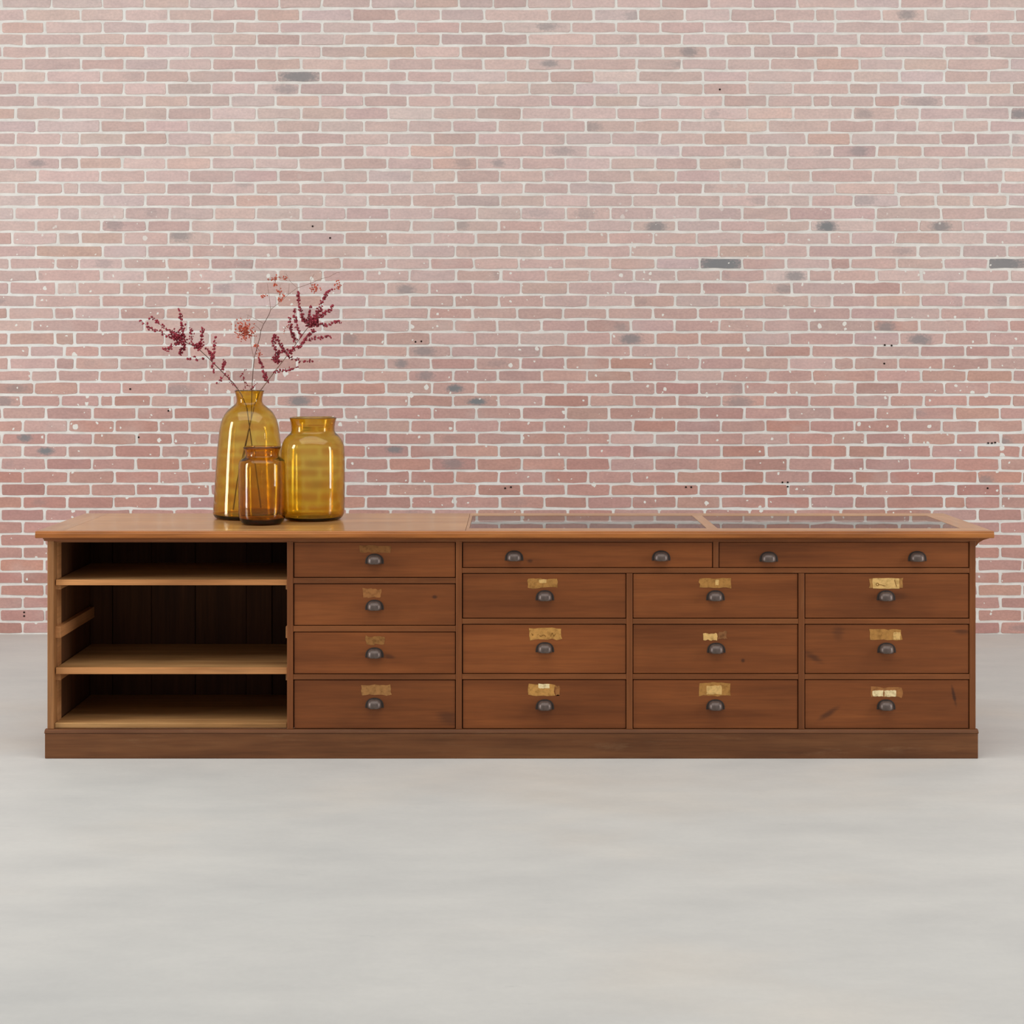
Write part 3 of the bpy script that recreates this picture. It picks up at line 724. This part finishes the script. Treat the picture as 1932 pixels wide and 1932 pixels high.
FY = 0.0035     # drawer fronts sit just behind the frame
def drawer(x0, x1, y0, y1, pulls, labels, bright_tray=False):
    g = 0.8
    xa, xb, za, zb_ = X(x0 + g), X(x1 - g), Z(y1 - g), Z(y0 + g)
    c = Vector(((xa + xb) / 2, FY + 0.011, (za + zb_) / 2))
    bm = bmesh.new()
    bm_box(bm, (0, 0, 0), (xb - xa, 0.022, zb_ - za), 0.0018)
    o = put('drawer', bm_mesh('drawer', bm), M['drawer'], counter, c)
    dep = DEPTH - 0.06
    w = xb - xa - 0.016; h = zb_ - za - 0.022
    bm = bmesh.new(); T = 0.010
    bm_box(bm, (0, 0, (-h / 2 + T / 2) if not bright_tray else (h / 2 - 0.020)), (w, dep, T))  # tray floor raised below the glass to brighten the panes
    for s in (-1, 1): bm_box(bm, (s * (w / 2 - T / 2), 0, 0), (T, dep, h))
    bm_box(bm, (0, dep / 2 - T / 2, 0), (w, T, h))
    put('drawer_box', bm_mesh('drawer_box', bm), M['pane_brightener'] if bright_tray else M['shelf'], o, c + Vector((0, 0.011 + dep / 2 + .0005, -0.002)))
    for (px, py) in pulls:
        put('cup_pull', PULL, None, o, (X(px), FY - 0.0002, Z(py + 8.5)))
    for L in labels:
        paper_patch(L[0], L[1], L[2], L[3], L[4], o, FY - (0.0001 if len(L) < 6 else 0.0006), 'paper_label', 1.4 if len(L) < 6 else .6)
    return o

BRN, BRN2, GLD, GLD2, PAL, WHT = (138, 90, 46), (160, 106, 58), (176, 126, 64), (196, 144, 76), (220, 178, 110), (240, 218, 168)
drawer(554, 859.5, 1023, 1090, [(706.5, 1055)], [(678, 737, 1030, 1043, BRN)])
drawer(554, 859.5, 1101.5, 1180.5, [(706.5, 1142)], [(685, 719, 1111, 1127, BRN2)])
drawer(554, 859.5, 1192.5, 1272, [(706.5, 1232)], [(690, 725, 1201, 1216, (152, 104, 54))])
drawer(554, 859.5, 1283, 1375.5, [(706.5, 1327)], [(682, 738, 1293, 1311, (164, 116, 66))])
drawer(872.5, 1345, 1023, 1071.5, [(970, 1049), (1247.5, 1049)], [], True)
drawer(1356.5, 1829, 1023, 1071.5, [(1450.5, 1051), (1731, 1050)], [], True)
drawer(872.5, 1181.5, 1082, 1167, [(1028, 1124)], [(996, 1052, 1092, 1109, GLD), (1017, 1031, 1093, 1100, PAL, 1)])
D_MID = drawer(872.5, 1181.5, 1178, 1271.5, [(1028, 1222)], [(999, 1059, 1186, 1207, GLD2)])
drawer(872.5, 1181.5, 1282.5, 1375.5, [(1028, 1330)], [(996, 1047, 1291, 1313, GLD2), (1048, 1056, 1294, 1312, BRN2), (1015.5, 1037, 1290.5, 1298.5, WHT, 1)])
drawer(1194, 1506, 1082, 1167, [(1350, 1124)], [(1321, 1380, 1091, 1109, GLD), (1350, 1356, 1094, 1104, PAL, 1)])
drawer(1194, 1506, 1178, 1271.5, [(1351.5, 1223)], [(1327, 1354, 1196, 1208, PAL), (1355, 1372, 1192, 1206, (138, 92, 54))])
drawer(1194, 1506, 1282.5, 1375.5, [(1350, 1330)], [(1319.5, 1379, 1289, 1313, GLD), (1333, 1362, 1294, 1310, PAL, 1)])
D_TOP = drawer(1518.5, 1829, 1082, 1167, [(1672, 1124)], [(1641, 1704, 1091, 1110, (170, 122, 66)), (1647, 1697, 1091, 1110.5, PAL, 1)])
drawer(1518.5, 1829, 1178, 1271.5, [(1673, 1223)], [(1641, 1701, 1188, 1208, GLD), (1686, 1699, 1193, 1207, PAL, 1)])
drawer(1518.5, 1829, 1282.5, 1375.5, [(1672, 1330)], [(1643, 1703, 1297, 1315, BRN2), (1646.5, 1667, 1303, 1314, WHT, 1), (1669, 1691, 1303, 1314.5, WHT, 1)])

# traces of handwriting on two of the labels
M['ink'] = plain('faded_ink', (140, 98, 48), 0.8, 0, 0.1)
def ink(pts, w=0.6):
    vs_, fs = [], []
    for (xa, ya), (xb, yb) in zip(pts, pts[1:]):
        dx, dy = xb - xa, yb - ya; l = math.hypot(dx, dy) or 1; nx, ny = -dy / l * w, dx / l * w
        n = len(vs_)
        vs_ += [P(xa + nx, ya + ny), P(xb + nx, yb + ny), P(xb - nx, yb - ny), P(xa - nx, ya - ny)]
        fs.append((n, n + 1, n + 2, n + 3))
    c = vs_[0].copy()
    return mesh_from('ink_stroke', [v - c for v in vs_], fs), c
def write(dr, strokes):
    for st in strokes:
        me, c = ink(st); put('ink_stroke', me, M['ink'], dr, (c.x, FY - 0.0015, c.z))
ring_ = [(1655.7 + 2.4 * math.cos(a * .7), 1102.8 + 2.6 * math.sin(a * .7)) for a in range(10)]
write(D_TOP, [ring_, [(1658.5, 1103.2), (1664, 1104), (1671, 1106)], [(1688, 1094), (1690, 1101), (1692, 1107)]])
write(D_MID, [[(1003, 1195), (1005, 1199), (1006, 1197)], [(1018, 1199), (1020, 1201), (1026, 1198), (1030, 1201)], [(1039, 1201), (1042, 1194), (1045, 1201), (1048, 1196)]])

# ------------------------------------------------------------------ glass vessels
def vessel(name, label, xc, Yc, y_base, prof, wall_t, base_t, group):
    """prof: (photo y, radius px) from rim to foot"""
    s = PX * (1 + Yc / DIST)
    z0 = Z_TOP
    zs = lambda y: max(0.0, z0_off - (y - HOR) * s)
    z0_off = CAMZ - z0
    # heights measured on the axis: scale so that the foot meets the top
    ytop = prof[0][0]; ybot = prof[-1][0]
    h_top = (CAMZ - (ytop - HOR) * s) - z0
    outer = []
    for (y, r) in prof:
        t = (ybot - y) / (ybot - ytop)
        outer.append((r * s, t * h_top))
    # resample smoothly (Catmull-Rom)
    def cr(p0, p1, p2, p3, t):
        return tuple(0.5 * (2 * p1[k] + (p2[k] - p0[k]) * t + (2 * p0[k] - 5 * p1[k] + 4 * p2[k] - p3[k]) * t * t + (3 * p1[k] - p0[k] - 3 * p2[k] + p3[k]) * t ** 3) for k in (0, 1))
    sm = []
    for i in range(len(outer) - 1):
        p0 = outer[max(0, i - 1)]; p3 = outer[min(len(outer) - 1, i + 2)]
        for q in range(4): sm.append(cr(p0, outer[i], outer[i + 1], p3, q / 4))
    sm.append(outer[-1])
    sm = [(max(r, .002), max(z, 0.0)) for r, z in sm]
    inner = []
    for i, (r, z) in enumerate(sm):
        a = sm[max(0, i - 1)]; b = sm[min(len(sm) - 1, i + 1)]
        d = Vector((b[0] - a[0], b[1] - a[1])).normalized()
        nrm = Vector((d[1], -d[0]))
        if nrm[0] > 0: nrm = -nrm
        if abs(nrm[0]) < .2: nrm = Vector((-0.5, 0.6))
        wt = wall_t * (1 + .7 * max(0, 1 - z / (sm[0][1] * .5)) + .9 * max(0, min(1, (z / sm[0][1] - .82) / .1)))
        inner.append((max(.001, r + nrm[0] * wt), z + nrm[1] * wt))
    inner = [p for p in inner if p[1] > base_t]
    rim = [((sm[0][0] + inner[0][0]) / 2 , sm[0][1] + wall_t * .5)]
    seq = [(0.0, 0.0015), (sm[-1][0] * .7, 0.0008)] + list(reversed(sm)) + rim + inner + [(inner[-1][0] * .8, base_t), (inner[-1][0] * .4, base_t + .003), (0.0, base_t + .004)]
    N = 64
    verts, faces, rings = [], [], []
    for (r, z) in seq:
        if r <= 1e-6:
            rings.append([len(verts)]); verts.append((0, 0, z))
        else:
            rings.append(list(range(len(verts), len(verts) + N)))
            verts += [(r * math.cos(2 * math.pi * i / N), r * math.sin(2 * math.pi * i / N), z) for i in range(N)]
    for A, B in zip(rings, rings[1:]):
        for i in range(N):
            if len(A) == 1: faces.append((A[0], B[(i + 1) % N], B[i]))
            elif len(B) == 1: faces.append((A[i], A[(i + 1) % N], B[0]))
            else: faces.append((A[i], A[(i + 1) % N], B[(i + 1) % N], B[i]))
    bm = bmesh.new(); bv = [bm.verts.new(v) for v in verts]
    for f in faces: bm.faces.new([bv[i] for i in f])
    me = bm_mesh(name, bm, True)
    return put(name, me, M['amber'], None, ((xc - CX) * s, Yc, z0 + 0.0003), label=label, category='vase', group=group)

GRP = 'amber glass vessels on the counter'
YT, YM, YS = 0.50, 0.43, 0.25
tall = vessel('bottle_vase', 'tall amber glass bottle vase with narrow neck, holding the berry branches', 470.5, YT, 981,
    [(737.5, 28), (741, 26.5), (748, 24.8), (756, 24), (762, 26), (768, 33), (776, 42), (788, 49.5), (802, 54), (822, 57), (850, 60), (885, 62.5), (925, 65), (958, 67), (969, 67.2), (975, 64), (977.5, 58)], 0.0032, .014, GRP)
vessel('jar_vase', 'wide amber glass jar with flared collar, empty, behind the small jar', 590.5, YM, 984,
    [(788.5, 44.5), (791, 43.5), (800, 41.2), (811, 40.5), (816, 42), (821, 47), (829, 53.5), (838, 57.5), (850, 59.2), (880, 59.8), (920, 59.8), (955, 59.5), (969, 58), (977, 53), (980, 46)], 0.0034, .013, GRP)
vessel('jar_vase', 'smallest amber glass jar, standing in front of the bottle vase', 494.5, YS, 992,
    [(843.5, 35.5), (846, 35), (850, 32.5), (856, 31), (861, 32), (865, 37.5), (869, 41.5), (875, 43.8), (890, 44.3), (930, 44.2), (965, 44), (977, 42.6), (986, 38), (989, 32)], 0.0046, .018, GRP)

# ------------------------------------------------------------------ berry branches standing in the bottle
def L1(pts): return [(250 + x / 7.729, 500 + y / 7.729) for x, y in pts]
def L2(pts): return [(430 + x / 7.726, 500 + y / 7.726) for x, y in pts]
brng = random.Random(5)
ICO = None
def ico():
    bm = bmesh.new(); bmesh.ops.create_icosphere(bm, subdivisions=1, radius=1.0)
    v = [tuple(x.co) for x in bm.verts]; f = [tuple(x.index for x in q.verts) for q in bm.faces]; bm.free()
    return v, f
ICO_V, ICO_F = ico()

def tube(verts, faces, pts, r0, r1, n=6):
    rings = []
    for i, p in enumerate(pts):
        a = pts[max(0, i - 1)]; b = pts[min(len(pts) - 1, i + 1)]
        d = (b - a).normalized() if (b - a).length > 1e-9 else Vector((0, 0, 1))
        u = d.cross(Vector((0, 1, 0)));  u = u.normalized() if u.length > 1e-3 else Vector((1, 0, 0))
        w = d.cross(u).normalized()
        r = r0 + (r1 - r0) * i / max(1, len(pts) - 1)
        rings.append(len(verts))
        verts += [tuple(p + u * (r * math.cos(2 * math.pi * k / n)) + w * (r * math.sin(2 * math.pi * k / n))) for k in range(n)]
    for a, b in zip(rings, rings[1:]):
        faces += [(a + k, a + (k + 1) % n, b + (k + 1) % n, b + k) for k in range(n)]
    faces.append(tuple(rings[0] + k for k in range(n))); faces.append(tuple(rings[-1] + k for k in range(n)))

def path3(px, ya, yb):
    n = len(px)
    return [P(x, y, ya + (yb - ya) * i / max(1, n - 1)) for i, (x, y) in enumerate(px)]

def dens(pts, step=0.012):
    out = [pts[0]]
    for a, b in zip(pts, pts[1:]):
        k = max(1, int((b - a).length / step))
        out += [a.lerp(b, (i + 1) / k) for i in range(k)]
    return out

def berries(verts, faces, pts, per, spread, rad):
    for p in dens(pts, per * 1.1):
        for _ in range(2 if brng.random() < .6 else 3):
            sp_ = spread * 2.0
            c = p + Vector((brng.uniform(-1, 1) * sp_, brng.uniform(-1, 1) * sp_, brng.uniform(-1, 1) * sp_))
            r = rad * brng.uniform(.7, 1.25); e = brng.uniform(.5, .9); rot = brng.uniform(0, math.pi)
            n = len(verts)
            for v in ICO_V:
                x, y, z = v[0] * r, v[1] * r * .85, v[2] * r * e
                verts.append((c.x + x * math.cos(rot) - z * math.sin(rot), c.y + y, c.z + x * math.sin(rot) + z * math.cos(rot)))
            faces.extend(tuple(n + i for i in f) for f in ICO_F)

def blob(verts, faces, c, R, count, rad):
    for _ in range(count):
        p = c + Vector((brng.gauss(0, R), brng.gauss(0, R * .8), brng.gauss(0, R)))
        berries(verts, faces, [p], 1, 0.0005, rad)

def branch(name, label, stem_px, stem_y, twigs, base_twig_r, stem_r, clusters, mats, group='berry branches in the bottle vase'):
    """stem_px: main stem from inside the vase outwards; twigs: (px points, y0, y1, berries per m or 0, spread, radius, which)"""
    st = [P(x, y, Yd) for (x, y), Yd in zip(stem_px, stem_y)]
    base = st[0].copy()
    e = empty(name, base, label=label, category='branch', group=group)
    v, f = [], []
    tube(v, f, [p - base for p in dens(st, .03)], stem_r, stem_r * .55)
    put('stem', mesh_from('stem', v, f, True), mats[0], e, base)
    tv, tf = [], []; bv, bf = [], []; ov, of_ = [], []
    for (px, ya, yb, per, spread, rad, which) in twigs:
        p3 = [p - base for p in path3(px, ya, yb)]
        tube(tv, tf, p3, base_twig_r, base_twig_r * .55, 5)
        if per:
            berries(*((bv, bf) if which == 0 else (ov, of_)), p3, per, spread, rad)
    for (x, y, Yd, R, cnt, rad, which) in clusters:
        blob(*((bv, bf) if which == 0 else (ov, of_)), P(x, y, Yd) - base, R, cnt, rad)
    put('twigs', mesh_from('twigs', tv, tf, True), mats[1], e, base, kind='stuff')
    if bv: put('berry_clusters', mesh_from('berry_clusters', bv, bf, True), M['berry'], e, base, kind='stuff')
    if ov: put('orange_berry_clusters', mesh_from('orange_berry_clusters', ov, of_, True), M['berry_orange'], e, base, kind='stuff')
    return e

R0 = 0.0055
PB = 0.0075
Y = YT
# left-leaning branch
tw = []
def T1(pts, dy=0.0, per=PB, sp=0.0032, rad=R0): tw.append((L1(pts), Y + dy * .4, Y + dy, per, sp, rad, 0))
T1([(770, 1125), (700, 1100), (630, 1030), (560, 960)], .01, .004, .006, .0042)
T1([(640, 1080), (560, 1050), (480, 1020), (400, 970), (350, 960), (260, 920), (200, 870), (130, 830)], -.03)
T1([(560, 960), (500, 940), (420, 890), (390, 850), (330, 800), (270, 765)], .03)
T1([(720, 1110), (745, 1060), (730, 1010), (730, 930), (710, 830), (700, 730), (680, 650)], .02, .0065)
T1([(880, 1170), (850, 1080), (870, 1010), (860, 930)], -.02, .0038, .0045, .004)
T1([(960, 1200), (1000, 1090), (1020, 1000), (1030, 910)], .03, .0055)
T1([(760, 1125), (640, 1140), (590, 1180), (530, 1240), (450, 1220)], -.02, .006)
T1([(760, 1150), (740, 1210), (680, 1300)], .02, .0035, .004)
T1([(1170, 1400), (1160, 1330), (1130, 1280), (1090, 1230)], .02, .0045)
T1([(1170, 1330), (1190, 1220), (1200, 1130), (1200, 1070)], -.02, .006)
T1([(1300, 1530), (1330, 1490), (1340, 1400)], .02, .005)
T1([(1180, 1420), (1160, 1480), (1190, 1560)], -.02, .009)
T1([(1020, 1360), (940, 1380), (900, 1330), (820, 1360)], .02, .014)
T1([(1340, 1600), (1280, 1700), (1240, 1740)], -.01, .014)
T1([(1380, 1620), (1430, 1700), (1520, 1800)], -.01, .010, .003, .003)
branch('berry_branch', 'dark red berry branch leaning out to the left from the bottle vase, arching low',
       [(492, 962), (478, 860), (466, 770), (456, 745)] + L1([(1480, 1730), (1300, 1550), (1100, 1350), (970, 1230), (870, 1170), (770, 1125), (700, 1118)]),
       [Y + .02, Y + .01, Y, Y] + [Y] * 7, tw, .0009, .0024,
       [(250 + 960 / 7.729, 500 + 1180 / 7.729, Y, .009, 34, .0048, 0), (250 + 650 / 7.729, 500 + 1040 / 7.729, Y, .013, 80, .0048, 0)], (M['twig'], M['twig']))
# right-leaning branch
tw = []
def T2(pts, dy=0.0, per=PB, sp=0.0032, rad=R0, w=0): tw.append((L2(pts), Y + dy * .4, Y + dy, per, sp, rad, w))
T2([(1180, 890), (1230, 820), (1300, 740), (1300, 650)], .02, .0045, .004)
T2([(1230, 820), (1310, 770), (1370, 730), (1440, 680), (1490, 640), (1520, 590)], -.03, .0055)
T2([(1300, 740), (1350, 640), (1360, 560), (1400, 500), (1440, 400), (1500, 370)], .03, .0052)
T2([(1200, 840), (1190, 760), (1190, 690), (1200, 600)], .01, .0065)
T2([(1240, 860), (1300, 880), (1360, 870), (1430, 880), (1500, 860), (1560, 840), (1630, 820)], -.02, .0055)
T2([(1180, 860), (1150, 830), (1100, 830), (1090, 760)], .02, .0055)
T2([(1100, 800), (1070, 680), (1040, 640), (1030, 560), (1015, 470), (1010, 400)], .03, .006)
T2([(1060, 1040), (1010, 920), (990, 810), (970, 730), (975, 640)], -.01, .0065)
T2([(1000, 1110), (960, 1080), (940, 1000), (910, 900), (900, 780)], .02, .0065)
T2([(880, 1290), (930, 1250), (990, 1200), (1050, 1180), (1120, 1120), (1140, 1070), (1190, 1010), (1260, 950)], -.02, .005)
T2([(1130, 1090), (1200, 1090), (1290, 1060), (1370, 1070), (1430, 1050), (1480, 1040)], -.03, .010)
T2([(900, 1270), (860, 1240), (800, 1230), (780, 1190), (740, 1120), (700, 1050), (690, 1010)], .02, .0058)
T2([(690, 1240), (670, 1180), (660, 1100), (690, 1020)], -.01, .0065)
T2([(850, 1250), (760, 1270), (710, 1310), (700, 1400)], .01, .0042, .004)
T2([(860, 1320), (900, 1340), (990, 1380), (1060, 1400), (1130, 1400), (1210, 1400)], .02, .009)
T2([(690, 1550), (770, 1550), (850, 1530), (920, 1510), (1000, 1490)], -.02, .008)
T2([(565, 1700), (540, 1640), (540, 1570)], .01, .004, .0045)
T2([(540, 1640), (510, 1500), (470, 1420), (440, 1370)], .02, .007)
T2([(900, 900), (830, 900), (820, 990)], .02, .008, .003, .0028, 1)
branch('berry_branch', 'dark red berry branch leaning out to the right from the bottle vase, many upright sprays',
       [(440, 962), (448, 905), (468, 815), (480, 765), (489, 740)] + L2([(545, 1735), (700, 1530), (880, 1300), (980, 1170), (1060, 1050), (1160, 920), (1230, 830)]),
       [Y - .02, Y - .01, Y, Y, Y] + [Y] * 7, tw, .0009, .0026,
       [(430 + 1235 / 7.726, 500 + 815 / 7.726, Y, .012, 90, .0048, 0), (430 + 700 / 7.726, 500 + 1380 / 7.726, Y, .007, 40, .0045, 0)], (M['twig_pale'], M['twig']))
# thin upright twig with rust orange umbels
tw = []
def T3(pts, dy=0.0, per=0, sp=0.003, rad=.0027, w=1): tw.append((L2(pts), Y + dy * .3, Y + dy, per, sp, rad, w))
T3([(480, 960), (440, 910), (350, 850)])
T3([(375, 1350), (340, 1180), (325, 1060), (260, 960)])
T3([(515, 850), (390, 780), (290, 730), (290, 790)], .02)
T3([(625, 650), (600, 450), (575, 270)], .02)
T3([(625, 650), (760, 540), (880, 430), (895, 270)], -.01)
T3([(760, 540), (755, 400), (760, 280)], .02)
T3([(880, 430), (1010, 335), (910, 240), (850, 130)], .03)
T3([(1010, 335), (1200, 270), (1360, 200), (1470, 175), (1590, 110), (1630, 110)], .04)
T3([(1205, 270), (1210, 210), (1260, 130)], .03)
T3([(1205, 270), (1230, 320), (1260, 340)], .03)
T3([(570, 210), (620, 215), (700, 190), (760, 170), (810, 185), (870, 205)], .03, .007, .003)
T3([(700, 190), (690, 250), (670, 300)], .03, .006)
T3([(430, 1180), (380, 1130), (390, 1040)], -.01)
T3([(420, 1200), (465, 1260), (455, 1310)], .01, .009)
T3([(330, 1790), (220, 1680), (250, 1640)], .01, .009, .003, .003, 0)
T3([(245, 1800), (250, 1720), (220, 1670)], .01, .007, .003, .003, 0)
T3([(190, 1620), (230, 1560), (275, 1515)], .01, .0055, .003, .003, 0)
T3([(360, 1810), (390, 1760), (400, 1720)], -.01, .005, .004, .003, 0)
cl = [(430 + x / 7.726, 500 + y / 7.726, Y + d, R, c, .0031, 1) for (x, y, d, R, c) in
      [(225, 930, 0, .017, 110), (270, 990, 0, .014, 100), (400, 1165, 0, .0042, 14), (455, 1295, 0, .004, 9), (690, 195, .02, .006, 8), (690, 295, .03, .004, 8), (520, 455, .02, .006, 12),
       (745, 395, .02, .006, 14), (770, 500, 0, .007, 16), (820, 440, 0, .004, 7), (1270, 345, .03, .009, 32), (1610, 290, .04, .009, 16), (1605, 330, .04, .005, 8), (830, 190, .02, .005, 8)]]
branch('berry_branch', 'thin upright twig with sparse rust orange berry clusters, tallest in the bottle vase',
       [(450, 930), (462, 850), (474, 790), (475, 750), (475, 735)] + L2([(365, 1560), (385, 1350), (430, 1180), (465, 1060), (480, 960), (515, 870), (540, 830), (600, 720), (625, 650)]),
       [Y + .03, Y + .03, Y + .01, Y, Y] + [Y] * 9, tw, .0010, .0020, cl, (M['twig'], M['twig_pale']))
